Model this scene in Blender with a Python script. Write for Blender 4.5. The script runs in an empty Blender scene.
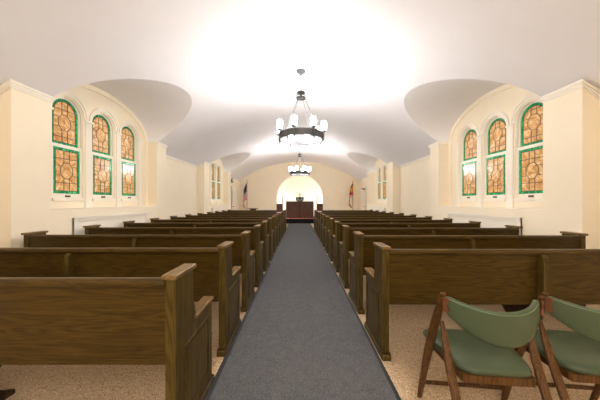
import bpy, math, random
from mathutils import Vector, Matrix
random.seed(7)
PI = math.pi
S = bpy.context.scene
C = S.collection

# ------------------------------------------------------------------ mesh builder
class MB:
    def __init__(s):
        s.v = []; s.f = []; s.m = []; s.sm = []; s.mi = 0; s.smooth = False
    def add(s, vs, fs, smooth=None):
        b = len(s.v); s.v += [tuple(v) for v in vs]
        for f in fs:
            s.f.append([i + b for i in f]); s.m.append(s.mi)
            s.sm.append(s.smooth if smooth is None else smooth)
    def box(s, x0, x1, y0, y1, z0, z1):
        x0, x1 = min(x0, x1), max(x0, x1); y0, y1 = min(y0, y1), max(y0, y1); z0, z1 = min(z0, z1), max(z0, z1)
        s.add([(x0,y0,z0),(x1,y0,z0),(x1,y1,z0),(x0,y1,z0),(x0,y0,z1),(x1,y0,z1),(x1,y1,z1),(x0,y1,z1)],
              [(0,3,2,1),(4,5,6,7),(0,1,5,4),(1,2,6,5),(2,3,7,6),(3,0,4,7)])
    def strip(s, p0, p1, n, w, h):
        """bar from p0 to p1: sticks out along n by w, hangs down by h"""
        p0, p1, n = Vector(p0), Vector(p1), Vector(n); d = Vector((0,0,-h))
        vs = [p0, p1, p1+n*w, p0+n*w]; vs = vs + [v+d for v in vs]
        s.add(vs, [(0,1,2,3),(7,6,5,4),(0,4,5,1),(1,5,6,2),(2,6,7,3),(3,7,4,0)])
    def prism(s, poly, axis, a0, a1, smooth=False):
        """poly: 2D points. axis 'x': (y,z); 'y': (x,z); 'z': (x,y)"""
        def P(p, a):
            return {'x': (a, p[0], p[1]), 'y': (p[0], a, p[1]), 'z': (p[0], p[1], a)}[axis]
        n = len(poly)
        vs = [P(p, a0) for p in poly] + [P(p, a1) for p in poly]
        s.add(vs, [tuple(range(n))[::-1], tuple(range(n, 2*n))], False)
        s.add(vs, [(i, (i+1) % n, n+(i+1) % n, n+i) for i in range(n)], smooth)
    def sweep(s, pts, ws, ds, nrm=None, k=12, power=4.0, smooth=True):
        """superelliptic section swept along pts; ws half widths along side axis, ds along the other"""
        pts = [Vector(p) for p in pts]; n = len(pts); rings = []
        for i, p in enumerate(pts):
            t = (pts[min(i+1, n-1)] - pts[max(i-1, 0)]).normalized()
            ref = Vector(nrm) if nrm else (Vector((0,0,1)) if abs(t.z) < .95 else Vector((0,1,0)))
            a = t.cross(ref).normalized(); b = a.cross(t).normalized()
            w = ws[i] if isinstance(ws, (list, tuple)) else ws
            d = ds[i] if isinstance(ds, (list, tuple)) else ds
            r = []
            for j in range(k):
                th = 2*PI*j/k; c, q = math.cos(th), math.sin(th)
                x = math.copysign(abs(c)**(2/power), c)*w; y = math.copysign(abs(q)**(2/power), q)*d
                r.append(p + a*x + b*y)
            rings.append(r)
        vs = [v for r in rings for v in r]
        fs = [(i*k+j, i*k+(j+1) % k, (i+1)*k+(j+1) % k, (i+1)*k+j) for i in range(n-1) for j in range(k)]
        s.add(vs, fs, smooth)
        s.add(vs, [tuple(range(k))[::-1], tuple(range((n-1)*k, n*k))], False)
    def tube(s, pts, r, k=10):
        s.sweep(pts, r, r, k=k, power=2.0)
    def lathe(s, prof, c=(0,0,0), k=24, smooth=True, a0=0):
        n = len(prof); vs = []
        for r, z in prof:
            for j in range(k):
                th = 2*PI*j/k + a0; vs.append((c[0]+r*math.cos(th), c[1]+r*math.sin(th), c[2]+z))
        fs = [(i*k+j, i*k+(j+1) % k, (i+1)*k+(j+1) % k, (i+1)*k+j) for i in range(n-1) for j in range(k)]
        s.add(vs, fs, smooth)
        if prof[0][0] > 1e-4: s.add(vs, [tuple(range(k))[::-1]], False)
        if prof[-1][0] > 1e-4: s.add(vs, [tuple(range((n-1)*k, n*k))], False)
    def ring(s, r0, r1, z0, z1, c=(0,0,0), k=48):
        vs = []
        for j in range(k):
            a = 2*PI*j/k; q = (math.cos(a), math.sin(a))
            for r, z in ((r0,z0),(r1,z0),(r1,z1),(r0,z1)):
                vs.append((c[0]+r*q[0], c[1]+r*q[1], c[2]+z))
        fs = []
        for j in range(k):
            b, d = 4*j, 4*((j+1) % k)
            for i in range(4): fs.append((b+i, d+i, d+(i+1) % 4, b+(i+1) % 4))
        s.add(vs, fs, False)
    def plate(s, outer, holes, fn, t0, t1):
        """2D outline with holes filled and given thickness; fn(u, v, t) -> xyz"""
        vs, fs = fill2d(outer, holes)
        n = len(vs)
        s.add([fn(u, v, t0) for u, v in vs], [f for f in fs], False)
        s.add([fn(u, v, t1) for u, v in vs], [tuple(reversed(f)) for f in fs], False)
        for lp in [outer] + list(holes):
            m = len(lp)
            q = [fn(u, v, t0) for u, v in lp] + [fn(u, v, t1) for u, v in lp]
            s.add(q, [(i, (i+1) % m, m+(i+1) % m, m+i) for i in range(m)], False)
    def build(s, name, mats, parent=None, bevel=0, loc=None, seg=2):
        me = bpy.data.meshes.new(name)
        me.from_pydata(s.v, [], s.f)
        if not isinstance(mats, (list, tuple)): mats = [mats]
        for m in mats: me.materials.append(m)
        me.polygons.foreach_set('material_index', s.m)
        me.polygons.foreach_set('use_smooth', s.sm)
        import bmesh
        b = bmesh.new(); b.from_mesh(me)
        bmesh.ops.recalc_face_normals(b, faces=b.faces[:])
        b.to_mesh(me); b.free(); me.update()
        o = bpy.data.objects.new(name, me); C.objects.link(o)
        if parent: o.parent = parent
        if loc: o.location = loc
        if bevel:
            mod = o.modifiers.new('edge', 'BEVEL'); mod.width = bevel; mod.segments = seg
            mod.limit_method = 'ANGLE'; mod.angle_limit = math.radians(50)
        return o

def fill2d(outer, holes):
    cu = bpy.data.curves.new('tmp', 'CURVE'); cu.dimensions = '2D'; cu.fill_mode = 'BOTH'
    for lp in [outer] + list(holes):
        sp = cu.splines.new('POLY'); sp.points.add(len(lp)-1)
        for p, q in zip(sp.points, lp): p.co = (q[0], q[1], 0, 1)
        sp.use_cyclic_u = True
    o = bpy.data.objects.new('tmp', cu); C.objects.link(o)
    dg = bpy.context.evaluated_depsgraph_get(); dg.update()
    me = o.evaluated_get(dg).to_mesh()
    vs = [(v.co.x, v.co.y) for v in me.vertices]; fs = [tuple(p.vertices) for p in me.polygons]
    o.evaluated_get(dg).to_mesh_clear()
    bpy.data.objects.remove(o); bpy.data.curves.remove(cu)
    return vs, fs

def tag(o, label, cat, group=None):
    o['label'] = label; o['category'] = cat
    if group: o['group'] = group
    return o
def thing(name, label, cat, loc=(0,0,0), rz=0, group=None):
    o = bpy.data.objects.new(name, None); C.objects.link(o)
    o.empty_display_size = .1; o.location = loc; o.rotation_euler = (0,0,rz)
    return tag(o, label, cat, group)
def struct(o):
    o['kind'] = 'structure'; return o
def copy_tree(o, parent=None):
    c = o.copy(); C.objects.link(c)
    if parent: c.parent = parent
    for ch in list(o.children): copy_tree(ch, c)
    return c

# ------------------------------------------------------------------ materials
def mat(name, col, rough=.5, metal=0, spec=.5, emit=None, es=0):
    m = bpy.data.materials.new(name); m.use_nodes = True
    b = m.node_tree.nodes['Principled BSDF']
    b.inputs['Base Color'].default_value = (*col, 1); b.inputs['Roughness'].default_value = rough
    b.inputs['Metallic'].default_value = metal; b.inputs['Specular IOR Level'].default_value = spec
    if emit:
        b.inputs['Emission Color'].default_value = (*emit, 1); b.inputs['Emission Strength'].default_value = es
    return m
def nodes(m): return m.node_tree.nodes, m.node_tree.links, m.node_tree.nodes['Principled BSDF']
def ramp(n, stops):
    r = n.new('ShaderNodeValToRGB'); e = r.color_ramp.elements
    while len(e) < len(stops): e.new(.5)
    for k, (p, c) in zip(e, stops): k.position = p; k.color = (*c, 1)
    return r
def sc(h):
    """sRGB 0-255 -> linear"""
    return tuple(((c/255+.055)/1.055)**2.4 if c > 10 else c/255/12.92 for c in h)

def plaster(name, col, var=.03, bump=.02, rough=.7, scale=3):
    m = mat(name, col, rough, spec=.25); n, l, b = nodes(m)
    tc = n.new('ShaderNodeTexCoord'); t = n.new('ShaderNodeTexNoise'); t.inputs['Scale'].default_value = scale; t.inputs['Detail'].default_value = 4
    l.new(tc.outputs['Object'], t.inputs['Vector'])
    r = ramp(n, [(.3, tuple(c*(1-var) for c in col)), (.7, tuple(min(1, c*(1+var)) for c in col))])
    l.new(t.outputs['Fac'], r.inputs['Fac']); l.new(r.outputs['Color'], b.inputs['Base Color'])
    t2 = n.new('ShaderNodeTexNoise'); t2.inputs['Scale'].default_value = 60
    bp = n.new('ShaderNodeBump'); bp.inputs['Strength'].default_value = bump; bp.inputs['Distance'].default_value = .01
    l.new(tc.outputs['Object'], t2.inputs['Vector']); l.new(t2.outputs['Fac'], bp.inputs['Height']); l.new(bp.outputs['Normal'], b.inputs['Normal'])
    return m

def wood(name, dark, mid, light, axis, rough=.35, scale=1.0):
    m = mat(name, mid, rough, spec=.2); n, l, b = nodes(m)
    tc = n.new('ShaderNodeTexCoord'); oi = n.new('ShaderNodeObjectInfo')
    ml = n.new('ShaderNodeMath'); ml.operation = 'MULTIPLY'; ml.inputs[1].default_value = 37.0
    l.new(oi.outputs['Random'], ml.inputs[0])
    ad = n.new('ShaderNodeVectorMath'); ad.operation = 'ADD'
    l.new(tc.outputs['Object'], ad.inputs[0]); l.new(ml.outputs[0], ad.inputs[1])
    mp = n.new('ShaderNodeMapping')
    st = {'x': (.55,7,7), 'y': (7,.55,7), 'z': (7,7,.55)}[axis]
    mp.inputs['Scale'].default_value = tuple(s*scale for s in st)
    l.new(ad.outputs[0], mp.inputs['Vector'])
    t = n.new('ShaderNodeTexNoise'); t.inputs['Scale'].default_value = 1.3; t.inputs['Detail'].default_value = 3; t.inputs['Distortion'].default_value = .6
    l.new(mp.outputs[0], t.inputs['Vector'])
    # growth rings: contour lines of the stretched noise
    k = n.new('ShaderNodeMath'); k.operation = 'MULTIPLY'; k.inputs[1].default_value = 11
    l.new(t.outputs['Fac'], k.inputs[0])
    fr = n.new('ShaderNodeMath'); fr.operation = 'PINGPONG'; fr.inputs[1].default_value = .5
    l.new(k.outputs[0], fr.inputs[0])
    mp2 = n.new('ShaderNodeMapping'); mp2.inputs['Scale'].default_value = tuple(s*9*scale for s in st)
    l.new(ad.outputs[0], mp2.inputs['Vector'])
    t2 = n.new('ShaderNodeTexNoise'); t2.inputs['Scale'].default_value = 2; t2.inputs['Detail'].default_value = 2
    l.new(mp2.outputs[0], t2.inputs['Vector'])
    mx = n.new('ShaderNodeMath'); mx.operation = 'MULTIPLY_ADD'; mx.inputs[1].default_value = .9
    l.new(fr.outputs[0], mx.inputs[0]); 
    h = n.new('ShaderNodeMath'); h.operation = 'MULTIPLY'; h.inputs[1].default_value = .55
    l.new(t2.outputs['Fac'], h.inputs[0]); l.new(h.outputs[0], mx.inputs[2])
    r = ramp(n, [(.1, dark), (.48, mid), (.85, light)])
    l.new(mx.outputs[0], r.inputs['Fac']); l.new(r.outputs['Color'], b.inputs['Base Color'])
    rr = n.new('ShaderNodeMapRange'); rr.inputs['To Min'].default_value = rough+.12; rr.inputs['To Max'].default_value = rough-.05
    l.new(mx.outputs[0], rr.inputs['Value']); l.new(rr.outputs[0], b.inputs['Roughness'])
    bp = n.new('ShaderNodeBump'); bp.inputs['Strength'].default_value = .06; bp.inputs['Distance'].default_value = .004
    l.new(t2.outputs['Fac'], bp.inputs['Height']); l.new(bp.outputs['Normal'], b.inputs['Normal'])
    return m

M_wall = plaster('cream paint', sc((243,231,207)), .012)
M_ceil = plaster('white ceiling paint', sc((244,243,248)), .008, .03)
M_trim = plaster('trim paint', sc((243,236,222)), .01, .005, .5)
M_sash = mat('window paint', sc((243,236,222)), .4)
M_niche = plaster('white niche paint', sc((246,240,228)), .01)
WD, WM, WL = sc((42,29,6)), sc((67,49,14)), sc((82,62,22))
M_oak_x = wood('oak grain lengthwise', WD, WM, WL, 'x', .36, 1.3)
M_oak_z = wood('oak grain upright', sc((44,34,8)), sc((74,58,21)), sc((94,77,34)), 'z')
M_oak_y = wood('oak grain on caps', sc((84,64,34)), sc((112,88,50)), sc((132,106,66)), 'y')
M_oak_d = wood('dark oak feet', sc((38,24,14)), sc((54,36,20)), sc((74,50,28)), 'z')
M_chairwood = wood('walnut chair wood', sc((48,28,12)), sc((82,54,26)), sc((106,72,38)), 'z', .3, 1.6)
M_altarwood = wood('dark altar wood', sc((52,28,22)), sc((78,46,36)), sc((96,60,46)), 'z', .35)
M_altarpanel = wood('altar panel veneer', sc((62,38,30)), sc((86,56,44)), sc((102,70,56)), 'z', .35)
M_stepblack = mat('black step carpet', (.012,.012,.014), .9, spec=.1)
M_redcarpet = plaster('red carpet', sc((150,84,72)), .1, .3, .95, 40)
M_vinyl = plaster('green vinyl', sc((72,82,58)), .05, .05, .33, 9)
M_piping = mat('green piping', sc((96,118,82)), .4)
M_copper = mat('copper plate', sc((110,66,40)), .4, .3)
M_iron = mat('pewter iron', sc((94,94,96)), .5, .25)
M_brass = mat('brass', sc((176,140,72)), .3, .9)
M_bronze = mat('bronze', sc((82,62,40)), .4, .6)
M_glow = mat('lit frosted glass', (.9,.9,.88), .3, emit=(1,.965,.93), es=62)
M_tube = mat('lit fluorescent tube', (.9,.9,.9), .3, emit=(1,.97,.94), es=56)
M_came = mat('lead came', (.035,.035,.03), .5, .3)
M_red = plaster('red upholstery', sc((158,22,38)), .05, .1, .8, 30)
M_darkbox = mat('dark metal box', sc((44,40,34)), .45, .2)
M_exit = mat('green exit sign', sc((22,92,66)), .4)
M_white = mat('white lettering', (.85,.85,.85), .5)
M_white2 = mat('white enamel', sc((226,222,218)), .4)
M_black = mat('black edging rubber', (.014,.015,.017), .7)
M_door = plaster('door paint', sc((240,232,218)), .01, .005, .45)
M_darkglass = mat('dark door pane', (.03,.03,.03), .15)

# terrazzo floor
def terrazzo():
    m = mat('terrazzo', sc((196,170,136)), .28, spec=.4); n, l, b = nodes(m)
    tc = n.new('ShaderNodeTexCoord')
    base = n.new('ShaderNodeTexNoise'); base.inputs['Scale'].default_value = 40; base.inputs['Detail'].default_value = 3
    l.new(tc.outputs['Object'], base.inputs['Vector'])
    r0 = ramp(n, [(.3, sc((190,160,124))), (.7, sc((214,188,154)))]); l.new(base.outputs['Fac'], r0.inputs['Fac'])
    cur = r0.outputs['Color']
    for scale, thr, col in ((60, .20, sc((96,68,48))), (90, .20, sc((66,46,34))), (70, .25, sc((240,222,194))), (38, .15, sc((80,54,38)))):
        v = n.new('ShaderNodeTexVoronoi'); v.inputs['Scale'].default_value = scale; v.feature = 'F1'
        mp = n.new('ShaderNodeMapping'); mp.inputs['Location'].default_value = (scale*.013, scale*.07, 0)
        l.new(tc.outputs['Object'], mp.inputs['Vector']); l.new(mp.outputs[0], v.inputs['Vector'])
        lt = n.new('ShaderNodeMath'); lt.operation = 'LESS_THAN'; lt.inputs[1].default_value = thr
        l.new(v.outputs['Distance'], lt.inputs[0])
        mx = n.new('ShaderNodeMix'); mx.data_type = 'RGBA'
        l.new(lt.outputs[0], mx.inputs['Factor']); l.new(cur, mx.inputs['A']); mx.inputs['B'].default_value = (*col, 1)
        cur = mx.outputs['Result']
    l.new(cur, b.inputs['Base Color'])
    return m
M_floor = terrazzo()
def carpet():
    m = mat('blue grey carpet', sc((56,59,64)), .95, spec=.08); n, l, b = nodes(m)
    tc = n.new('ShaderNodeTexCoord')
    a = n.new('ShaderNodeTexVoronoi'); a.inputs['Scale'].default_value = 130; l.new(tc.outputs['Object'], a.inputs['Vector'])
    c = n.new('ShaderNodeTexNoise'); c.inputs['Scale'].default_value = 14; c.inputs['Detail'].default_value = 5; l.new(tc.outputs['Object'], c.inputs['Vector'])
    s1 = n.new('ShaderNodeMath'); s1.operation = 'MULTIPLY_ADD'; s1.inputs[1].default_value = .7
    c2 = n.new('ShaderNodeMath'); c2.operation = 'MULTIPLY_ADD'; c2.inputs[1].default_value = .3; c2.inputs[2].default_value = .22
    l.new(c.outputs['Fac'], c2.inputs[0]); l.new(a.outputs['Distance'], s1.inputs[0]); l.new(c2.outputs[0], s1.inputs[2])
    r = ramp(n, [(.35, sc((64,64,65))), (.6, sc((84,84,85))), (.9, sc((106,106,107)))])
    l.new(s1.outputs[0], r.inputs['Fac']); l.new(r.outputs['Color'], b.inputs['Base Color'])
    bp = n.new('ShaderNodeBump'); bp.inputs['Strength'].default_value = .5; bp.inputs['Distance'].default_value = .004
    l.new(a.outputs['Distance'], bp.inputs['Height']); l.new(bp.outputs['Normal'], b.inputs['Normal'])
    return m
M_carpet = carpet()
def glassmat(name, c0, c1, c2, scale, es):
    m = mat(name, c1, .18, spec=.5); n, l, b = nodes(m)
    tc = n.new('ShaderNodeTexCoord')
    t = n.new('ShaderNodeTexNoise'); t.inputs['Scale'].default_value = scale; t.inputs['Detail'].default_value = 3; t.inputs['Distortion'].default_value = 2.2
    oi = n.new('ShaderNodeObjectInfo')
    ml = n.new('ShaderNodeMath'); ml.operation = 'MULTIPLY'; ml.inputs[1].default_value = 23
    l.new(oi.outputs['Random'], ml.inputs[0])
    ad = n.new('ShaderNodeVectorMath'); ad.operation = 'ADD'
    l.new(tc.outputs['Object'], ad.inputs[0]); l.new(ml.outputs[0], ad.inputs[1]); l.new(ad.outputs[0], t.inputs['Vector'])
    r = ramp(n, [(.3, c0), (.5, c1), (.72, c2)]); l.new(t.outputs['Fac'], r.inputs['Fac'])
    l.new(r.outputs['Color'], b.inputs['Base Color']); l.new(r.outputs['Color'], b.inputs['Emission Color'])
    b.inputs['Emission Strength'].default_value = es  # pane colour also emits faintly, standing in for light through the glass
    return m
M_amber = glassmat('amber opalescent glass', sc((176,118,62)), sc((204,156,98)), sc((228,202,158)), 7, .12)
M_green = glassmat('green border glass', sc((4,92,48)), sc((14,136,76)), sc((84,190,124)), 11, .2)

# ------------------------------------------------------------------ room dimensions
CAMZ = 1.32
XC = -.035                      # vault axis
R = 6.3; APEX = 3.76
XL, XR = -3.70, 3.63            # recessed wall planes
BL, BR = -3.45, 3.38            # window block faces
Y0, Y1 = -2.6, 15.4
BLOCKS = [(3.0, 3.485, 6.08, 6.49), (9.09, 9.60, 12.10, 12.60)]
LUN_A, LUN_B, LUN_Z = 1.30, .65, 2.75
BAYC = [(b[1]+b[2])/2 for b in BLOCKS]
BAYA = [(b[2]-b[1])/2 for b in BLOCKS]
def vault(x): return APEX - (R - math.sqrt(R*R - (x-XC)**2))
def lun(t, a): return LUN_Z + LUN_B*math.sqrt(max(0, 1-(t/a)**2))
def groin(z): return math.sqrt(R*R - (R-(APEX-z))**2)

# ceiling: barrel vault with four cross-vaulted lunettes
def ceiling():
    ys = []
    def lin(a, b, n): return [a+(b-a)*i/n for i in range(n)]
    cur = Y0 - .1
    for c, a in zip(BAYC, BAYA):
        ys += [(y, None) for y in lin(cur, c-a, 8)]
        ys += [(c - a*math.cos(PI*i/48), (c, a)) for i in range(49)]
        cur = c + a + .001
    ys += [(y, None) for y in lin(cur, Y1+.1, 6)] + [(Y1+.1, None)]
    m = MB(); N1, N2, W = 22, 8, 3.83
    cols = 2*(N1+N2)+1; sharp = set()
    for y, q in ys:
        z2 = lun(y-q[0], q[1]) if q else LUN_Z
        g = groin(z2)
        half = [(g*i/N1) for i in range(N1+1)] + [g+(W-g)*i/N2 for i in range(1, N2+1)]
        row = []
        for s in (-1, 1):
            r = []
            for i, h in enumerate(half):
                x = XC + s*h
                z = vault(x) if (i <= N1 or not q) else z2
                r.append((x, y, z))
            row.append(r)
        m.v += list(reversed(row[0])) + row[1][1:]
    nr = len(ys)
    for i in range(nr-1):
        for j in range(cols-1):
            m.f.append([i*cols+j, (i+1)*cols+j, (i+1)*cols+j+1, i*cols+j+1]); m.m.append(0); m.sm.append(True)
    o = m.build('ceiling', M_ceil)
    me = o.data
    gset = {N2, N2+2*N1}
    inbay = [q is not None for _, q in ys]
    for e in me.edges:
        a, b = e.vertices
        if a % cols == b % cols and (a % cols) in gset and inbay[a//cols] and inbay[b//cols]:
            e.use_edge_sharp = True
        # sharp across the ends of each bay, outside the groin
        if a//cols == b//cols:
            j = min(a % cols, b % cols)
            if (j < N2 or j >= N2+2*N1):
                r = a//cols
                if inbay[r] and (not inbay[r-1] or not inbay[min(r+1, nr-1)]): e.use_edge_sharp = True
    struct(o)
ceiling()

m = MB(); m.box(-3.9, 3.85, Y0-.2, 17.2, -.12, 0); struct(m.build('floor', M_floor))

# ------------------------------------------------------------------ side walls with window bays
def arch_loop(cx, r, z0, zs, n=20):
    """rectangle with a half round head, counter clockwise from bottom left"""
    p = [(cx-r, z0), (cx+r, z0)]
    p += [(cx + r*math.cos(PI*i/n), zs + r*math.sin(PI*i/n)) for i in range(n+1)]
    return p
def ell_loop(c, a, b, z0, zs, n=40, e=0):
    p = [(c-a, z0), (c+a, z0)]
    p += [(c + a*math.cos(PI*i/n), zs + b*math.sin(PI*i/n)) for i in range(n+1)]
    return p
WIN_P, WIN_R, ZB = .73, .272, 1.34     # pitch, half opening, springing, opening foot
SILL = 1.21
def side_wall(side):
    s = -1 if side == 'left' else 1
    X2, B = (XL, BL) if s < 0 else (XR, BR)
    WW = X2 - s*.02                                  # window wall plane
    out = X2 + s*.16
    WOFF = .03 if s < 0 else .10
    ZS = 2.72 if s < 0 else 2.635
    m = MB()
    cuts = [Y0] + [v for b in BLOCKS for v in (b[0], b[3])] + [Y1]
    for i in range(0, len(cuts), 2): m.box(X2, out, cuts[i], cuts[i+1], 0, 2.80)
    for (a, b_, c_, d), bc, ba in zip(BLOCKS, BAYC, BAYA):
        m.box(B, out, a, b_, 0, 2.98); m.box(B, out, c_, d, 0, 2.98)
        m.box(B, out, b_, c_, 0, SILL)
        # window wall: recessed lunette with three arched openings, raised band around it
        holes = [arch_loop(bc - WOFF + k*WIN_P, WIN_R, ZB, ZS) for k in (-1, 0, 1)]
        m.plate(ell_loop(bc, ba+.02, LUN_B+.05, SILL-.02, LUN_Z), holes, lambda u, v, t: (t, u, v), WW + s*.022, out)
        band = ell_loop(bc, ba+.02, LUN_B+.04, SILL-.01, LUN_Z)
        m.plate(band, [ell_loop(bc, ba-.085, LUN_B-.085, SILL, LUN_Z)], lambda u, v, t: (t, u, v), WW, WW + s*.05)
    struct(m.build('wall_'+side, M_wall))
    # archivolts, pilasters and their caps
    n0 = 1 if s < 0 else 11
    for q, (bc, ba) in enumerate(zip(BAYC, BAYA)):
        m = MB(); f0, f1 = WW + s*.05, WW + s*.008
        for k in (-1, 0, 1):
            c = bc - WOFF + k*WIN_P; ro, ri = WIN_R+.078, WIN_R+.014
            n = 20
            ring = [(c+ro*math.cos(PI*i/n), ZS+ro*math.sin(PI*i/n)) for i in range(n+1)]
            ring += [(c+ri*math.cos(PI*i/n), ZS+ri*math.sin(PI*i/n)) for i in range(n, -1, -1)]
            m.plate(ring, [], lambda u, v, t: (t, u, v), f0, f1)
            ro2 = ro; ri2 = ro-.022
            ring = [(c+ro2*math.cos(PI*i/n), ZS+ro2*math.sin(PI*i/n)) for i in range(n+1)]
            ring += [(c+ri2*math.cos(PI*i/n), ZS+ri2*math.sin(PI*i/n)) for i in range(n, -1, -1)]
            m.plate(ring, [], lambda u, v, t: (t, u, v), f1, f1 - s*.014)
        for k in (-1.5, -.5, .5, 1.5):
            c = bc - WOFF + k*WIN_P; w = .062 if abs(k) < 1 else .045
            c2 = c - math.copysign(.03, k)*(abs(k) > 1)
            m.box(f0, f1 - s*.004, c2-w, c2+w, SILL, ZS-.03)
            m.box(f0, f1 - s*.018, c2-w-.014, c2+w+.014, ZS-.03, ZS+.005)
            m.box(f0, f1 - s*.012, c2-w-.01, c2+w+.01, SILL, SILL+.1)
        struct(m.build('trim_%d' % (n0+q), M_trim))
    # cornice
    m = MB(); inn = (-s, 0, 0)
    def zc(x): return vault(x) - .002
    for a, b_, c_, d in BLOCKS:
        for y0, y1 in ((a, b_), (c_, d)):
            for w, h in ((.032, .03), (.02, .06), (.01, .085)):
                z = zc(B - s*.03)
                m.strip((B, y0-.0, z), (B, y1, z), inn, w, h)
        for y, ny in ((a, -1), (d, 1)):
            for w, h in ((.032, .03), (.02, .06), (.01, .085)):
                m.strip((B - s*w, y, zc(B - s*.03)), (X2 - s*.0, y, zc(X2)), (0, ny, 0), w, h)
        for y, ny in ((b_, 1), (c_, -1)):                       # bay returns
            m.strip((B - s*.03, y, zc(B - s*.03)), (X2, y, zc(B - s*.03)), (0, ny, 0), .016, .05)
    for i in range(0, len(cuts), 2):
        for w, h in ((.035, .035), (.02, .07)):
            z = zc(X2 - s*.03)
            m.strip((X2, cuts[i], z), (X2, cuts[i+1], z), inn, w, h)
    struct(m.build('trim_%d' % (n0+2), M_trim))
    # panelled frames below the windows
    for q, bc in enumerate(BAYC):
        m = MB(); y0, y1, z0, z1 = bc-.97, bc+.90, .32, 1.07
        for w, d in ((.06, .022), (.022, .034)):
            m.plate([(y0,z0),(y1,z0),(y1,z1),(y0,z1)], [[(y0+w,z0+w),(y1-w,z0+w),(y1-w,z1-w),(y0+w,z1-w)]],
                    lambda u, v, t: (t, u, v), B - s*.001, B - s*d)
        m.box(B - s*.001, B - s*.008, y0+.07, y1-.07, z0+.07, z1-.07)
        struct(m.build('trim_%d' % (n0+3+q), M_trim))
    m = MB()
    for i in range(0, len(cuts), 2): m.strip((X2, cuts[i], .12), (X2, cuts[i+1], .12), inn, .018, .12)
    for a, b_, c_, d in BLOCKS:
        m.strip((B, a, .12), (B, d, .12), inn, .018, .12)
    struct(m.build('baseboard_'+side, M_trim))
    # windows
    for q, bc in enumerate(BAYC):
        for k in (-1, 0, 1):
            window(bc - WOFF + k*WIN_P, WW, s, ZS)

win_n = [0]
def window(yc, WW, s, ZS):
    win_n[0] += 1
    # local frame: u along y, v up, d = depth outward from the wall face
    root = bpy.data.objects.new('window_%d' % win_n[0], None); C.objects.link(root); root.location = (WW, yc, ZB)
    struct(root); root.empty_display_size = .1
    F = lambda u, v, t: (s*t, u, v)
    r = WIN_R; zs = ZS-ZB
    m = MB()
    m.plate(arch_loop(0, r+.001, -.001, zs), [arch_loop(0, r-.016, .03, zs)], F, .034, .15)
    m.box(s*.005, s*.15, -r, r, -.012, .035)
    m.build('frame', M_sash, root)
    g = .232                                            # half glass width
    v1 = .105; v2 = .825; v3 = .875
    m = MB()
    m.plate([(-r+.014,.03),(r-.014,.03),(r-.014,v3),(-r+.014,v3)], [[(-g,v1),(g,v1),(g,v2),(-g,v2)]], F, .040, .066)
    lo = m.build('lower_sash', M_sash, root, .003)
    m = MB(); m.box(s*.026, s*.041, -.04, .04, .05, .078); m.build('sash_lift', M_bronze, lo)
    m = MB()
    m.plate(arch_loop(0, r-.014, v3-.05, zs), [arch_loop(0, g, v3, zs)], F, .067, .10)
    up = m.build('upper_sash', M_sash, root, .003)
    for name, par, d, arched in (('lower_glass', lo, .052, False), ('upper_glass', up, .084, True)):
        m = MB(); n = 0
        bw = .043
        if arched:
            base = v3
            def outline(w, z0, nn=18):
                ins = g-w
                p = []
                for i in range(4): p.append((-ins + 2*ins*i/4, z0))
                H = zs - z0
                for i in range(5): p.append((ins, z0 + H*i/5))
                for i in range(nn+1): a = PI*i/nn; p.append((ins*math.cos(a), zs + ins*math.sin(a)))
                for i in range(1, 5): p.append((-ins, zs - H*i/5))
                return p
            po, pi = outline(0, base), outline(bw, base+bw)
        else:
            def outline(w):
                x0, x1, z0, z1 = -g+w, g-w, v1+w, v2-w; p = []
                for i in range(4): p.append((x0+(x1-x0)*i/4, z0))
                for i in range(6): p.append((x1, z0+(z1-z0)*i/6))
                for i in range(4): p.append((x1-(x1-x0)*i/4, z1))
                for i in range(6): p.append((x0, z1-(z1-z0)*i/6))
                return p
            po, pi = outline(0), outline(bw)
        N = len(po)
        m.mi = 1
        for i in range(N):
            j = (i+1) % N
            quad = [F(*po[i], d), F(*po[j], d), F(*pi[j], d), F(*pi[i], d)]
            back = [F(*po[i], d+.006), F(*po[j], d+.006), F(*pi[j], d+.006), F(*pi[i], d+.006)]
            m.add(quad+back, [(0,1,2,3),(7,6,5,4)], False)
        m.mi = 0
        m.plate(pi, [], F, d, d+.006)
        gl = m.build(name, [M_amber, M_green], par)
        # lead cames
        m = MB()
        def came(p, q, w=.0042):
            p, q = Vector(p), Vector(q); t = (q-p).normalized(); nn = Vector((-t.y, t.x))*w
            loop = [p+nn, p-nn, q-nn, q+nn]
            m.plate([tuple(a) for a in loop], [], F, d-.004, d-.0005)
        for i in range(N): came(pi[i], pi[(i+1) % N], .0048)
        for i in range(N):
            if i % 1 == 0: came(po[i], pi[i], .0025)
        ih = g-bw
        if arched:
            cz = v3 + .36; top = lambda x: zs + math.sqrt(max(0, ih*ih - x*x)); bot = v3+bw; ro = .108
            ro_y = .125; hs = (cz-.23, cz+.075, cz-.075, cz+.2)
        else:
            cz = (v1+v2)/2; top = lambda x: v2-bw; bot = v1+bw; ro = .108; ro_y = .125
            hs = (cz-.19, cz+.075, cz-.075, cz+.19)
        octo = [(ro*math.cos(PI/8+PI/4*i)*1.06, cz + ro_y*math.sin(PI/8+PI/4*i)*1.06) for i in range(8)]
        for i in range(8): came(octo[i], octo[(i+1) % 8])
        for sx in (-1, 1):
            x = sx*.048
            came((x, octo[1][1]), (x, top(x))); came((x, bot), (x, cz-(octo[1][1]-cz)))
        for i, h in enumerate(hs):
            lim = ih if h < zs or not arched else math.sqrt(max(.0001, ih*ih-(h-zs)**2))
            if i in (1, 2):
                for sx in (-1, 1): came((sx*ro*.98, h), (sx*lim, h))
            else:
                came((-lim, h), (lim, h))
        m.build('lead_came', M_came, gl)
side_wall('left'); side_wall('right')

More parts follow.
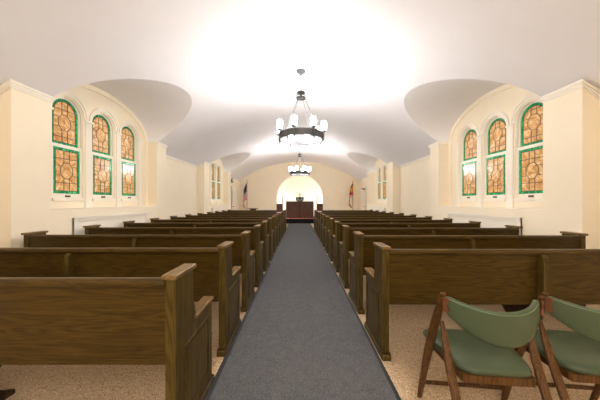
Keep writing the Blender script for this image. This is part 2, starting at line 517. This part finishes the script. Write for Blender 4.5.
# ------------------------------------------------------------------ end walls and altar niche
NX, NR, NZ = .02, 1.417, 1.56
def vault_loop(x0, x1, n=40, up=.03):
    p = [(x0, 0), (x1, 0)]
    for i in range(n+1):
        x = x1 + (x0-x1)*i/n; p.append((x, vault(x)+up))
    return p
m = MB()
niche = [(NX-NR, .0)] + [(NX+NR, .0)] + [(NX + NR*math.cos(PI*i/40), NZ + NR*math.sin(PI*i/40)) for i in range(41)]
niche[0] = (NX-NR, .02); niche[1] = (NX+NR, .02)
m.plate(vault_loop(XL-.1, XR+.1), [niche], lambda u, v, t: (u, t, v), Y1, Y1+.14)
wf = struct(m.build('wall_front', M_wall))
# niche chamber behind the arch: wider than the opening, barrel topped
m = MB(); W2 = 1.72; yb = 17.0
def chamber(r, z0, zs, n=32):
    return [(NX-r, z0), (NX+r, z0)] + [(NX + r*math.cos(PI*i/n), zs + r*math.sin(PI*i/n)) for i in range(n+1)]
lo = chamber(W2, 0, NZ); nn = len(lo)
vs = [(x, Y1+.13, z) for x, z in lo] + [(x, yb, z) for x, z in lo]
m.add(vs, [(i, (i+1) % nn, nn+(i+1) % nn, nn+i) for i in range(1, nn)], False)
m.add(vs, [tuple(range(nn, 2*nn))], False)
struct(m.build('wall_niche', M_niche))
m = MB(); m.box(XL-.1, XR+.1, Y0-.15, Y0, 0, 3.85); struct(m.build('wall_rear', M_wall))
m = MB()
for a, b in ((XL, NX-NR-.02), (NX+NR+.02, XR)): m.box(a, b, Y1-.018, Y1-.0005, 0, .12)
struct(m.build('baseboard_front', M_trim))
# platform
m = MB(); m.box(NX-2.05, NX+2.05, 15.06, Y1-.002, .001, .28); m.box(NX-NR+.004, NX+NR-.004, Y1-.003, yb-.01, .001, .28)
pf = struct(m.build('platform', M_stepblack))
m = MB(); m.box(NX-2.05, NX+2.05, 15.09, Y1-.02, .28, .288); m.box(NX-NR+.03, NX+NR-.03, Y1-.03, yb-.02, .28, .288)
m.build('platform_carpet', M_redcarpet, pf)

# ------------------------------------------------------------------ doors, sign, small wall fittings
def door(n, X, s, y0, y1, zt, pane):
    root = bpy.data.objects.new('door_%d' % n, None); C.objects.link(root); root.location = (X, (y0+y1)/2, 0); struct(root)
    h = (y1-y0)/2; q = -s
    m = MB()
    for w, d in ((.09, .025), (.03, .04)):
        m.plate([(-h-.09,0),(-h-.09,zt+.09),(h+.09,zt+.09),(h+.09,0),(h+.09-w,0),(h+.09-w,zt+.09-w),(-h-.09+w,zt+.09-w),(-h-.09+w,0)], [],
                lambda u, v, t: (q*t, u, v), .001, d)
    m.build('door_frame', M_trim, root)
    m = MB(); m.box(q*.002, q*.018, -h+.002, h-.002, .01, zt-.002)
    lf = m.build('door_leaf', M_door, root)
    m = MB()
    for z0, z1 in ((.2, .95), (1.1, zt-.15)):
        for a, b in ((-h+.1, -.05), (.05, h-.1)):
            m.plate([(a,z0),(b,z0),(b,z1),(a,z1)], [[(a+.02,z0+.02),(b-.02,z0+.02),(b-.02,z1-.02),(a+.02,z1-.02)]], lambda u, v, t: (q*t, u, v), .0185, .026)
    m.build('panel_moulding', M_door, lf)
    m = MB(); m.sweep([(q*.019, -h+.07, 1.05), (q*.06, -h+.07, 1.05)], .012, .012, power=2)
    m.lathe([(0,-.03),(.028,-.018),(.032,0),(.028,.018),(0,.03)], (q*.075, -h+.07, 1.05)); m.build('door_knob', M_brass, lf)
    if pane:
        m = MB(); m.box(q*.0185, q*.023, -h+.03, -h+.045, 1.12, zt-.15); m.build('door_edge', M_darkglass, lf)
    else:
        m = MB(); m.box(q*.019, q*.075, -h+.12, -h+.42, zt-.09, zt-.02); m.tube([(q*.06,-h+.2,zt-.02),(q*.16,-h+.4,zt-.005),(q*.05,-h+.62,zt+.03)], .01)
        m.build('door_closer', M_bronze, lf)
door(1, XL, -1, 13.72, 14.62, 2.06, True)
door(2, XR, 1, 13.72, 14.58, 2.06, False)

def text_mesh(txt, size, name, material, parent, mtx, depth=.004):
    cu = bpy.data.curves.new('t', 'FONT'); cu.body = txt; cu.size = size; cu.align_x = 'CENTER'; cu.align_y = 'CENTER'; cu.extrude = depth/2
    o = bpy.data.objects.new('t', cu); C.objects.link(o)
    dg = bpy.context.evaluated_depsgraph_get(); dg.update()
    me = bpy.data.meshes.new_from_object(o.evaluated_get(dg)); bpy.data.objects.remove(o)
    me.transform(mtx); me.materials.clear(); me.materials.append(material)
    ob = bpy.data.objects.new(name, me); C.objects.link(ob); ob.parent = parent
    return ob
t = thing('exit_sign', 'green exit sign with white letters high on the wall above the left door', 'sign', (XL, 13.70, 2.47))
m = MB(); m.box(.001, .04, -.17, .17, -.12, .12); m.build('sign_box', M_exit, t, .006)
MTX = Matrix(((0,0,1,.042),(1,0,0,0),(0,1,0,0),(0,0,0,1)))
text_mesh('EXIT', .16, 'lettering', M_white, t, MTX)

# low white heating registers on the front wall
for x, lab in ((-1.92, 'white wall register left of the altar niche'), (1.95, 'white wall register right of the altar niche')):
    t = thing('wall_register', lab, 'vent', (x, Y1, .50), 0, 'white wall registers beside the niche')
    m = MB(); m.box(-.2, .2, -.09, -.002, -.32, .36); m.build('casing', M_white2, t, .01)
    m = MB()
    for k in range(6): m.box(-.16, .16, -.1, -.088, -.24+k*.09, -.2+k*.09)
    m.build('grille', M_white2, t)

# ------------------------------------------------------------------ aisle runner
t = thing('aisle_runner', 'long blue-grey carpet runner with black edging down the centre aisle', 'carpet', (.022, 0, 0))
m = MB(); m.box(-.62, .625, -2.5, 15.05, .001, .010); m.build('carpet', M_carpet, t)
for a, b in ((-.655, -.62), (.625, .652)):
    m = MB(); m.box(a, b, -2.5, 15.05, .001, .011); m.build('edging', M_black, t)

# ------------------------------------------------------------------ pews
PL = 2.68
def make_pew():
    t = thing('pew', 'pew', 'pew')
    T = .055; h = PL/2
    ZT, ZA = .917, .60
    for s in (-1, 1):
        xo, xi = s*h, s*(h-T)
        prof = [(0,.05),(0,ZT),(.215,ZT),(.225,.70),(.245,.64),(.27,ZA),(.53,ZA),(.53,.05)]
        m = MB(); m.prism(prof, 'x', xo, xi)
        e = m.build('end_panel', M_oak_z, t, .004)
        cw = .012
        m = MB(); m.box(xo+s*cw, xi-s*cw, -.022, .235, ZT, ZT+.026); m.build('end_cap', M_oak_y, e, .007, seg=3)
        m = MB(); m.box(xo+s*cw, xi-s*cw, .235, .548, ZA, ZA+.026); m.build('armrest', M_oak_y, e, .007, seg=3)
        m = MB(); m.box(xo+s*.012, xi-s*.012, -.02, .55, .001, .05)
        m.prism([(-.03,.001),(-.03,.035),(-.02,.05),(.55,.05),(.565,.035),(.565,.001)], 'x', xo+s*.006, xi-s*.006)
        m.build('foot', M_oak_z, e, .005)
        m = MB()
        y0, y1, z0, z1 = .10, .46, .13, .52
        P = [(y0,z0),(y1,z0),(y1,z1),(y0,z1)]
        for w, d in ((.014, .007),):
            m.plate(P, [[(y0+w,z0+w),(y1-w,z0+w),(y1-w,z1-w),(y0+w,z1-w)]], lambda u, v, q: (q, u, v), xo, xo+s*d)
        w = .028
        m.plate([(y0+w,z0+w),(y1-w,z0+w),(y1-w,z1-w),(y0+w,z1-w)], [], lambda u, v, q: (q, u, v), xo, xo+s*.004)
        m.build('panel_moulding', M_oak_z, e, .002)
    xi = h-T
    m = MB(); m.prism([(.012,.885),(.032,.885),(.083,.458),(.063,.458)], 'x', -xi, xi)
    m.build('backrest', M_oak_x, t, .003)
    m = MB()
    m.prism([(-.004,.875),(-.010,.895),(-.006,.910),(.006,.917),(.036,.917),(.048,.908),(.05,.895),(.044,.875)], 'x', -xi, xi, True)
    m.build('top_rail', M_oak_x, t, .002)
    m = MB(); m.prism([(.064,.43),(.062,.458),(.50,.462),(.525,.445),(.525,.42),(.51,.41)], 'x', -xi, xi)
    m.build('seat', M_oak_x, t, .004)
    # middle support: rib up the back and a shaped leg under the seat
    w = .021
    m = MB()
    m.prism([(.03,.44),(-.012,.46),(-.03,.60),(-.034,.78),(-.026,.85),(-.010,.874),(.014,.874),(.03,.60)], 'x', -w, w)
    m.build('back_rib', M_oak_z, t, .006)
    m = MB()
    m.prism([(.05,.44),(.0,.44),(.02,.33),(.10,.22),(.13,.12),(.08,.04),(.04,.03),(.04,.001),(.43,.001),(.43,.03),(.38,.05),(.31,.12),(.33,.22),(.44,.33),(.49,.41),(.06,.415)], 'x', -w, w)
    m.build('support_leg', M_oak_d, t, .005)
    return t
ORD = ['first','second','third','fourth','fifth','sixth','seventh','eighth','ninth','tenth','eleventh','twelfth','thirteenth']
proto = None
for side, x, yst, cnt in (('left', -1.98, 1.30, 13), ('right', 2.035, 2.10, 12)):
    for k in range(cnt):
        if proto is None: o = proto = make_pew()
        else: o = copy_tree(proto)
        o.location = (x, yst + .86*k, 0)
        if k == 0:
            lab = 'brown oak pew nearest the viewer left of the aisle, its end panel largest' if side == 'left' else 'brown oak pew directly in front of the two green chairs, right of the aisle'
        elif k == cnt-1:
            lab = 'front brown oak pew of the %s block, closest to the altar platform' % side
        elif k <= cnt//2:
            lab = 'brown oak pew, %s row from the rear, block %s of the aisle' % (ORD[k], side)
        else:
            lab = 'brown oak pew, %s row back from the altar, block %s of the aisle' % (ORD[cnt-1-k], side)
        tag(o, lab, 'pew', 'oak pews left of the aisle' if side == 'left' else 'oak pews right of the aisle')

# ------------------------------------------------------------------ red hymnals lying on pew caps
for x, y, lab in ((-1.98+PL/2-.035, 8.27, 'small red book lying on a pew end cap left of the aisle'), (2.035-PL/2+.035, 9.08, 'small red book lying on a pew end cap right of the aisle')):
    t = thing('book', lab, 'book', (x, y, .944), 0, 'red books on the pew ends')
    m = MB(); m.box(-.072, .072, -.10, .10, 0, .004); m.box(-.072, .072, -.10, .10, .032, .036); m.box(-.072, -.067, -.10, .10, .004, .032)
    m.build('cover', M_red, t)
    m = MB(); m.box(-.067, .066, -.094, .094, .004, .032); m.build('pages', M_white2, t)

# ------------------------------------------------------------------ green folding chairs
def make_chair(label, loc, rz):
    t = thing('folding_chair', label, 'chair', loc, rz, 'green padded folding chairs')
    for s in (-1, 1):
        m = MB()
        a, b = Vector((s*.25, -.105, .815)), Vector((s*.262, .21, .001))
        pts = [a.lerp(b, i/8) for i in range(9)]
        for i, p in enumerate(pts): p.y += .02*math.sin(PI*i/8)
        m.sweep(pts, [.0085,.011,.012,.012,.012,.012,.0115,.011,.010], [.015,.021,.026,.027,.026,.024,.021,.019,.016], nrm=(s,0,0.0), k=14, power=3)
        m.build('front_leg', M_chairwood, t)
        m = MB()
        a, b = Vector((s*.226, -.035, .63)), Vector((s*.215, -.37, .001))
        pts = [a.lerp(b, i/8) for i in range(9)]
        for i, p in enumerate(pts): p.y += .03*math.sin(PI*i/8)
        m.sweep(pts, [.007,.011,.012,.012,.012,.012,.0115,.011,.010], [.010,.018,.022,.023,.022,.021,.019,.017,.015], nrm=(s,0,0), k=14, power=3)
        m.build('rear_leg', M_chairwood, t)
    # seat frame
    m = MB()
    m.prism([(-.182,-.184),(.158,-.184),(.164,-.17),(.228,.20),(.20,.222),(-.20,.222),(-.228,.20),(-.188,-.17)], 'z', .385, .425)
    m.build('seat_frame', M_chairwood, t, .005)
    # seat cushion: stacked superelliptic rings
    m = MB(); K = 48; vs = []
    lv = [(.86,.424),(.97,.428),(1.0,.440),(.99,.453),(.94,.463),(.8,.470),(.5,.474),(.2,.475)]
    for q, z in lv:
        for j in range(K):
            a = 2*PI*j/K; c, d = math.cos(a), math.sin(a); e = 2/6.0
            u = math.copysign(abs(c)**e, c); v = math.copysign(abs(d)**e, d)
            y = .215*v*q + .022
            w = (.178 + .078*(v+1)/2)
            vs.append((u*w*q - .012, y, z))
    n = len(lv)
    m.add(vs, [(i*K+j, i*K+(j+1) % K, (i+1)*K+(j+1) % K, (i+1)*K+j) for i in range(n-1) for j in range(K)], True)
    m.add(vs, [tuple(range(K))[::-1], tuple(range((n-1)*K, n*K))], True)
    m.build('seat', M_vinyl, t)
    # curved padded backrest
    m = MB(); N, K = 29, 20; vs = []
    for i in range(N):
        u = -1 + 2*i/(N-1)
        x = .236*u; y = -.085 - .125*(1-abs(u)**2.2)
        ztop = .800 - .035*(1-u*u); hh = .088 + .082*(1-abs(u)**2.4)
        zc = ztop - hh/2; th = .015
        end = 1 if abs(u) < .97 else .75
        dydx = .125*2.2*abs(u)**1.2*(1 if u > 0 else -1)/.236
        nx, ny = -dydx, 1; L = math.hypot(nx, ny); nx, ny = nx/L, ny/L
        for j in range(K):
            a = 2*PI*j/K; c, d = math.cos(a), math.sin(a)
            p = math.copysign(abs(c)**.5, c)*th*end; q = math.copysign(abs(d)**.45, d)*hh/2*end
            vs.append((x + nx*p, y + ny*p - .10*(q/ (hh/2))*hh/2*-.6, zc + q))
    m.add(vs, [(i*K+j, i*K+(j+1) % K, (i+1)*K+(j+1) % K, (i+1)*K+j) for i in range(N-1) for j in range(K)], True)
    m.add(vs, [tuple(range(K))[::-1], tuple(range((N-1)*K, N*K))], False)
    bk = m.build('backrest', M_vinyl, t)
    m = MB()
    pts = []
    for i in range(25):
        u = -.95 + 1.9*i/24
        pts.append((.236*u*1.0, -.085 - .125*(1-abs(u)**2.2) - .0145, .800 - .035*(1-u*u) - .010))
    m.tube(pts, .0026, 6); m.build('piping', M_piping, bk)
    for s in (-1, 1):
        m = MB()
        dy = .125*2.2/.236; a = Vector((s*.245, -.100, 0)); tdir = Vector((-s, -dy*.93, 0)).normalized(); nn = Vector((dy*.93*s, -1, 0)).normalized()
        if nn.y > 0: nn = -nn
        def Q(u, v, w): 
            p = a + tdir*u + nn*w; return (p.x, p.y, .757+v)
        m.plate([(0,.035),(.02,.04),(.034,.03),(.026,.012),(.022,0),(.026,-.012),(.034,-.03),(.02,-.04),(0,-.035)], [], Q, .006, .0125)
        m.build('hinge_plate', M_copper, bk)
    for y, z, w in ((.185, .12, .255), (-.295, .14, .21)):
        m = MB(); m.sweep([(-w, y, z), (w, y, z)], .009, .013, k=10, power=3); m.build('stretcher', M_chairwood, t)
    return t
make_chair('green vinyl folding chair nearest the aisle, its whole seat and curved back showing', (1.05, 1.46, 0), math.radians(-6))
make_chair('green vinyl folding chair farthest right beside another green chair, partly out of view', (1.62, 1.46, 0), math.radians(-7))

# ------------------------------------------------------------------ chandeliers
def make_chandelier(label, loc, drop):
    """loc at the ceiling; ring centre hangs drop below"""
    t = thing('chandelier', label, 'chandelier', loc, 0, 'ring chandeliers along the vault')
    zr = -drop
    m = MB(); m.lathe([(0,-.085),(.016,-.085),(.02,-.07),(.05,-.045),(.085,-.02),(.09,0.004)], (0,0,0)); m.build('canopy', M_iron, t)
    zt = -.37
    m = MB()
    k = 0; z = -.085
    while z > zt + .03:
        # alternating oval links
        L = .030; pts = []
        for j in range(13):
            a = 2*PI*j/12; u, v = .010*math.cos(a), (L/2+.004)*math.sin(a)
            pts.append((u, 0, z-L/2+v) if k % 2 == 0 else (0, u, z-L/2+v))
        m.tube(pts, .0036, 6); z -= L; k += 1
    m.build('chain', M_iron, t)
    m = MB()
    m.lathe([(0,0),(.02,0),(.03,-.02),(.05,-.03),(.022,-.04),(.022,-.09),(.04,-.10),(.045,-.13),(.02,-.14),(0,-.16)], (0,0,zt))
    m.ring(.055, .078, -.045, -.03, (0,0,zt)); m.ring(.055, .088, -.15, -.128, (0,0,zt))
    for j in range(8):
        a = 2*PI*j/8 ; q = (math.cos(a), math.sin(a))
        m.sweep([(q[0]*.03,q[1]*.03,zt-.03),(q[0]*.07,q[1]*.07,zt-.04),(q[0]*.085,q[1]*.085,zt-.08),(q[0]*.08,q[1]*.08,zt-.14),(q[0]*.03,q[1]*.03,zt-.135)], .006, .006, k=6, power=2); m.build('crown', M_iron, t)
    r = .41
    for j in range(4):
        a = PI/4 + 2*PI*j/4 + .2; q = (math.cos(a), math.sin(a))
        m = MB()
        p0, p1 = Vector((q[0]*.066,q[1]*.066,zt-.125)), Vector((q[0]*(r-.02),q[1]*(r-.02),zr+.05))
        n = 13
        for i in range(n):
            a0, a1 = p0.lerp(p1, i/n), p0.lerp(p1, (i+1.12)/n)
            d = (a1-a0).normalized(); sd = d.cross(Vector((0,0,1))).normalized(); ot = sd.cross(d)
            ax = sd if i % 2 == 0 else ot
            pts = []
            mid = (a0+a1)/2; hl = (a1-a0).length/2
            for jj in range(11):
                th = 2*PI*jj/10; pts.append(mid + d*hl*math.cos(th) + ax*.011*math.sin(th))
            m.tube(pts, .004, 5)
        m.build('suspension_chain', M_iron, t)
    m = MB()
    m.ring(r-.012, r, -.05, .05, (0,0,zr)); m.ring(r-.020, r+.010, .042, .058, (0,0,zr)); m.ring(r-.020, r+.010, -.058, -.042, (0,0,zr))
    for j in range(48):
        a = 2*PI*j/48; m.lathe([(0,-.008),(.008,0),(0,.008)], ((r+.003)*math.cos(a), (r+.003)*math.sin(a), zr), 6)
    m.ring(r-.16, r-.145, -.012, .004, (0,0,zr))
    for j in range(4):
        a = 2*PI*j/4 + .2; q = (math.cos(a), math.sin(a))
        m.sweep([(q[0]*(r-.01),q[1]*(r-.01),zr),(q[0]*(r-.15),q[1]*(r-.15),zr-.004)], .007, .007, k=6, power=2)
    m.build('ring', M_iron, t)
    for j in range(8):
        a = math.radians(-90 - 16 + 45*j); q = (math.cos(a), math.sin(a)); R2 = r+.022
        c = (q[0]*R2, q[1]*R2, zr)
        m = MB()
        m.lathe([(0,-.095),(.010,-.088),(.016,-.074),(.008,-.06),(.012,-.03),(.012,.045),(.02,.06),(.045,.078),(.05,.095),(.045,.098),(.012,.09)], c, 14)
        m.box(c[0]-.008, c[0]+.008, c[1]-.008, c[1]+.008, zr-.06, zr+.06)
        h = m.build('light_holder', M_iron, t)
        m = MB()
        m.lathe([(.030,.092),(.040,.10),(.045,.13),(.048,.19),(.047,.235),(.042,.248),(.034,.247)], c, 20)
        m.build('glass_shade', M_glow, h)
    return t
ch1 = make_chandelier('iron ring chandelier with frosted lamps, nearest and largest over the aisle', (.028, 4.69, APEX-.002), 1.235)
for y, lab in ((10.75, 'iron ring chandelier hanging farther away, closest to the altar arch'), (-1.40, 'iron ring chandelier at the rear of the chapel, above and behind the viewpoint')):
    o = copy_tree(ch1); o.location = (.01, y, APEX-.002); tag(o, lab, 'chandelier', 'ring chandeliers along the vault')

# lamps hidden by the jambs of the altar niche
for s, lab in ((-1, 'upright fluorescent tube lamp behind the left jamb of the altar niche'), (1, 'upright fluorescent tube lamp behind the right jamb of the altar niche')):
    t = thing('tube_lamp', lab, 'lamp', (NX+s*1.57, Y1+.22, .9), 0, 'tube lamps behind the niche jambs')
    m = MB(); m.box(-.04, .04, -.075, -.035, -.55, .75); m.build('batten', M_white2, t, .004)
    m = MB(); m.tube([(0,0,-.5),(0,0,.7)], .019, 12); m.build('tube', M_tube, t)
    m = MB(); m.box(-.022, .022, -.04, .022, -.53, -.5); m.box(-.022, .022, -.04, .022, .7, .73); m.build('tube_socket', M_white2, t)

# ------------------------------------------------------------------ altar group
PZ = .288
t = thing('altar', 'dark wooden panelled altar standing in the lit white niche', 'altar', (NX, 15.62, PZ))
H = 1.335-PZ
m = MB(); m.box(-.86, .86, .03, .55, .0, H-.03); m.build('body', M_altarwood, t, .004)
for a, b in ((-.82, -.05), (.05, .82)):
    m = MB(); m.plate([(a,.05),(b,.05),(b,H-.07),(a,H-.07)], [[(a+.025,.075),(b-.025,.075),(b-.025,H-.095),(a+.025,H-.095)]], lambda u, v, q: (u, q, v), .03, .005)
    m.box(a+.025, b-.025, .022, .03, .075, H-.095)
    m.build('front_panel', M_altarpanel, t, .002)
m = MB(); m.box(-.035, .035, -.01, .03, 0, H-.03); m.build('centre_stile', M_altarwood, t, .003)
m = MB(); m.box(-.89, .89, -.02, .58, H-.03, H); m.build('top', M_oak_y, t, .004)
m = MB(); m.box(-.88, .88, -.005, .03, 0, .05); m.build('plinth', M_altarwood, t)

t = thing('tabernacle', 'small dark box with slanted sides on the centre of the altar top', 'box', (NX, 15.82, 1.335))
m = MB(); m.prism([(-.15,0),(.15,0),(.24,.06),(.25,.24),(-.25,.24),(-.24,.06)], 'y', -.11, .11); b = m.build('body', M_darkbox, t, .006)
m = MB(); m.box(-.26, .26, -.12, .12, .24, .26); m.build('lid', M_darkbox, t, .003)
m = MB()
for sx in (-1, 1):
    pts = [(sx*.03,-.114,.05),(sx*.07,-.114,.10),(sx*.13,-.114,.10),(sx*.15,-.114,.15),(sx*.10,-.114,.17)]
    m.sweep(pts, .010, .006, nrm=(0,1,0), k=8, power=2)
m.build('scroll_ornament', M_white2, t)
t = thing('altar_cross', 'small gilt cross with rounded arms standing on the dark altar box', 'cross', (NX, 15.82, 1.596))
m = MB(); m.prism([(-.09,0),(.09,0),(.05,.04),(-.05,.04)], 'y', -.05, .05); m.build('base', M_brass, t, .003)
m = MB(); m.prism([(-.025,.038),(.025,.038),(.025,.15),(.09,.14),(.10,.165),(.09,.19),(.025,.185),(.025,.25),(0,.27),(-.025,.25),(-.025,.185),(-.09,.19),(-.10,.165),(-.09,.14),(-.025,.15)], 'y', -.015, .015); m.build('cross', M_brass, t, .004)

for x, lab in ((-1.06, 'slim wooden floor candlestick left of the altar'), (1.09, 'slim wooden floor candlestick right of the altar')):
    t = thing('candlestick', lab, 'candlestick', (x, 15.72, PZ), 0, 'floor candlesticks beside the altar')
    m = MB(); m.lathe([(.12,0),(.12,.02),(.06,.05),(.03,.10)], (0,0,0)); m.build('base', M_bronze, t)
    m = MB(); m.lathe([(.03,.10),(.024,.3),(.034,.5),(.024,.52),(.024,.95),(.036,1.0),(.03,1.02)], (0,0,0)); m.build('stem', M_chairwood, t)
    m = MB(); m.lathe([(.03,1.02),(.05,1.05),(.05,1.06),(.03,1.07)], (0,0,0)); m.build('drip_pan', M_brass, t)
    m = MB(); m.lathe([(.022,1.07),(.022,1.34),(.014,1.35),(0,1.352)], (0,0,0), 14); m.build('candle', M_chairwood, t)

for x, lab in ((-1.23, 'dark wooden chair at the left end of the altar'), (1.26, 'dark wooden chair at the right end of the altar')):
    t = thing('clergy_chair', lab, 'chair', (x, 15.26, PZ), 0, 'wooden chairs beside the altar')
    for sx in (-1, 1):
        for sy in (-1, 1):
            m = MB(); m.box(sx*.155-.018, sx*.155+.018, sy*.13-.018, sy*.13+.018, 0, .37 if sy < 0 else .9); m.build('leg', M_altarwood, t, .003)
    m = MB(); m.box(-.137, .137, .118, .142, .45, .90); m.build('backrest', M_altarpanel, t, .003)
    m = MB(); m.box(-.18, .18, -.155, .112, .365, .39); m.build('seat_frame', M_altarwood, t, .003)
    m = MB(); m.box(-.175, .175, -.15, .108, .39, .455); m.build('seat_cushion', M_altarpanel, t, .02, seg=3)

# pedestal table left of the niche
t = thing('pedestal_stand', 'dark pedestal stand with thin wide top in front of the left front wall', 'table', (-2.68, 14.5, 0))
m = MB(); m.lathe([(.22,0),(.22,.03),(.08,.08),(.045,.2),(.045,.65),(.09,.74)], (0,0,0)); m.build('pedestal', M_altarwood, t)
m = MB(); m.lathe([(.09,.74),(.15,.80),(.20,.87),(.21,.895)], (0,0,0)); m.build('bowl', M_altarwood, t)
m = MB(); m.lathe([(.29,.895),(.30,.905),(.30,.92),(.29,.925)], (0,0,0), 32); m.build('tabletop', M_bronze, t)

# ------------------------------------------------------------------ flags
def cloth_stand(name, label, loc, hoist, fly, pattern, mats, flip, ptop):
    t = thing(name, label, 'flag', loc)
    m = MB(); m.lathe([(.15,0),(.15,.03),(.12,.05),(.03,.07),(.03,.12)], (0,0,0)); m.build('base', M_bronze, t)
    m = MB(); m.tube([(0,0,.10),(0,0,ptop)], .013, 10); m.build('pole', M_chairwood, t)
    m = MB(); m.lathe([(.018,0),(.024,.015),(.012,.03),(.022,.06),(.014,.10),(0,.15)], (0,0,ptop), 12); m.build('finial', M_brass, t)
    NU, NV = 76, 52
    m = MB(); vs = []
    for i in range(NU+1):
        u = i/NU
        for j in range(NV+1):
            v = j/NV                                   # 0 at the top of the hoist
            # cloth hangs from the hoist and gathers into folds beside the pole
            drop = u*fly*(.62 + .30*(1-v))
            sp = .30 + .10*v
            x = flip*(.016 + sp*(1-math.exp(-2.6*u))*1.05 - .34*u*u*(.4+.6*v) + .03*math.sin(9*u+2*v)*u)
            y = -.02*u + .055*math.sin(15*u + 1.2*v)*min(1, 3*u) - .02
            z = ptop - .05 - v*hoist*(1-.28*u) - drop
            vs.append((x, y, z))
    for i in range(NU):
        for j in range(NV):
            m.f.append([i*(NV+1)+j, (i+1)*(NV+1)+j, (i+1)*(NV+1)+j+1, i*(NV+1)+j+1])
            m.m.append(pattern((i+.5)/NU, (j+.5)/NV)); m.sm.append(True)
    m.v = vs
    o = m.build('flag_cloth', mats, t)
    so = o.modifiers.new('thickness', 'SOLIDIFY'); so.thickness = .002
    return t
F_red, F_white, F_blue = mat('flag red', sc((196,20,44)), .75, spec=.15), mat('flag white', sc((222,216,214)), .75, spec=.15), mat('flag blue', sc((24,26,58)), .75, spec=.15)
F_gold, F_black = mat('flag gold', sc((226,160,36)), .7, spec=.15), mat('flag black', sc((22,20,20)), .75, spec=.15)
def us(u, v):
    if u < .42 and v < 7/13:
        a, b = (u/.42*11) % 2, (v/(7/13)*9) % 2
        return 1 if ((abs(a-1) < .2 and abs(b-1) < .2) or (min(a,2-a) < .2 and min(b,2-b) < .2)) else 2
    return 0 if int(v*13) % 2 == 0 else 1
def md(u, v):
    q = (u >= .5) + 2*(v >= .5)
    a, b = (u % .5)*2, (v % .5)*2
    if q in (0, 3):                                     # black and gold bars with a counterchanged bend
        bar = int(a*4) % 2; 
        if abs(a-b) < .2: bar = 1-bar
        return 0 if bar == 0 else 1
    left, up = a < .5, b < .5
    cross = (abs(a-.5) < .11 and .08 < b < .92) or (abs(b-.5) < .11 and .08 < a < .92) or \
            any((a-p)**2+(b-r)**2 < .014 for p, r in ((.5,.12),(.5,.88),(.12,.5),(.88,.5)))
    base = 2 if (left == up) else 3
    return (5-base) if cross else base
cloth_stand('flag_stand', 'United States flag hanging from a standing pole at the left front corner', (-3.16, 15.12, 0), 1.0, 1.45, us, [F_red, F_white, F_blue], -1, 2.50)
o = cloth_stand('flag_stand', 'black, gold, red and white Maryland flag on a standing pole at the right front corner', (3.21, 15.12, 0), .95, 1.35, md, [F_gold, F_black, F_red, F_white], -1, 2.46)

# ------------------------------------------------------------------ camera, world, colour
cam = bpy.data.cameras.new('camera'); co = bpy.data.objects.new('camera', cam); C.objects.link(co); S.camera = co
co.location = (0, 0, CAMZ); co.rotation_euler = (PI/2, 0, 0)
cam.sensor_width = 36; cam.lens = 251/600*36; cam.clip_start = .02
cam.shift_x = .5/600; cam.shift_y = 1.5/600
w = bpy.data.worlds.new('world'); S.world = w; w.use_nodes = True
w.node_tree.nodes['Background'].inputs[0].default_value = (.5,.55,.65,1); w.node_tree.nodes['Background'].inputs[1].default_value = .3
S.view_settings.view_transform = 'Standard'; S.view_settings.look = 'None'; S.view_settings.gamma = 1
S.view_settings.use_curve_mapping = False
S.view_settings.exposure = 1.38
S.cycles.max_bounces = 10; S.cycles.diffuse_bounces = 6
S.cycles.use_denoising = True
S.cycles.sample_clamp_indirect = 8
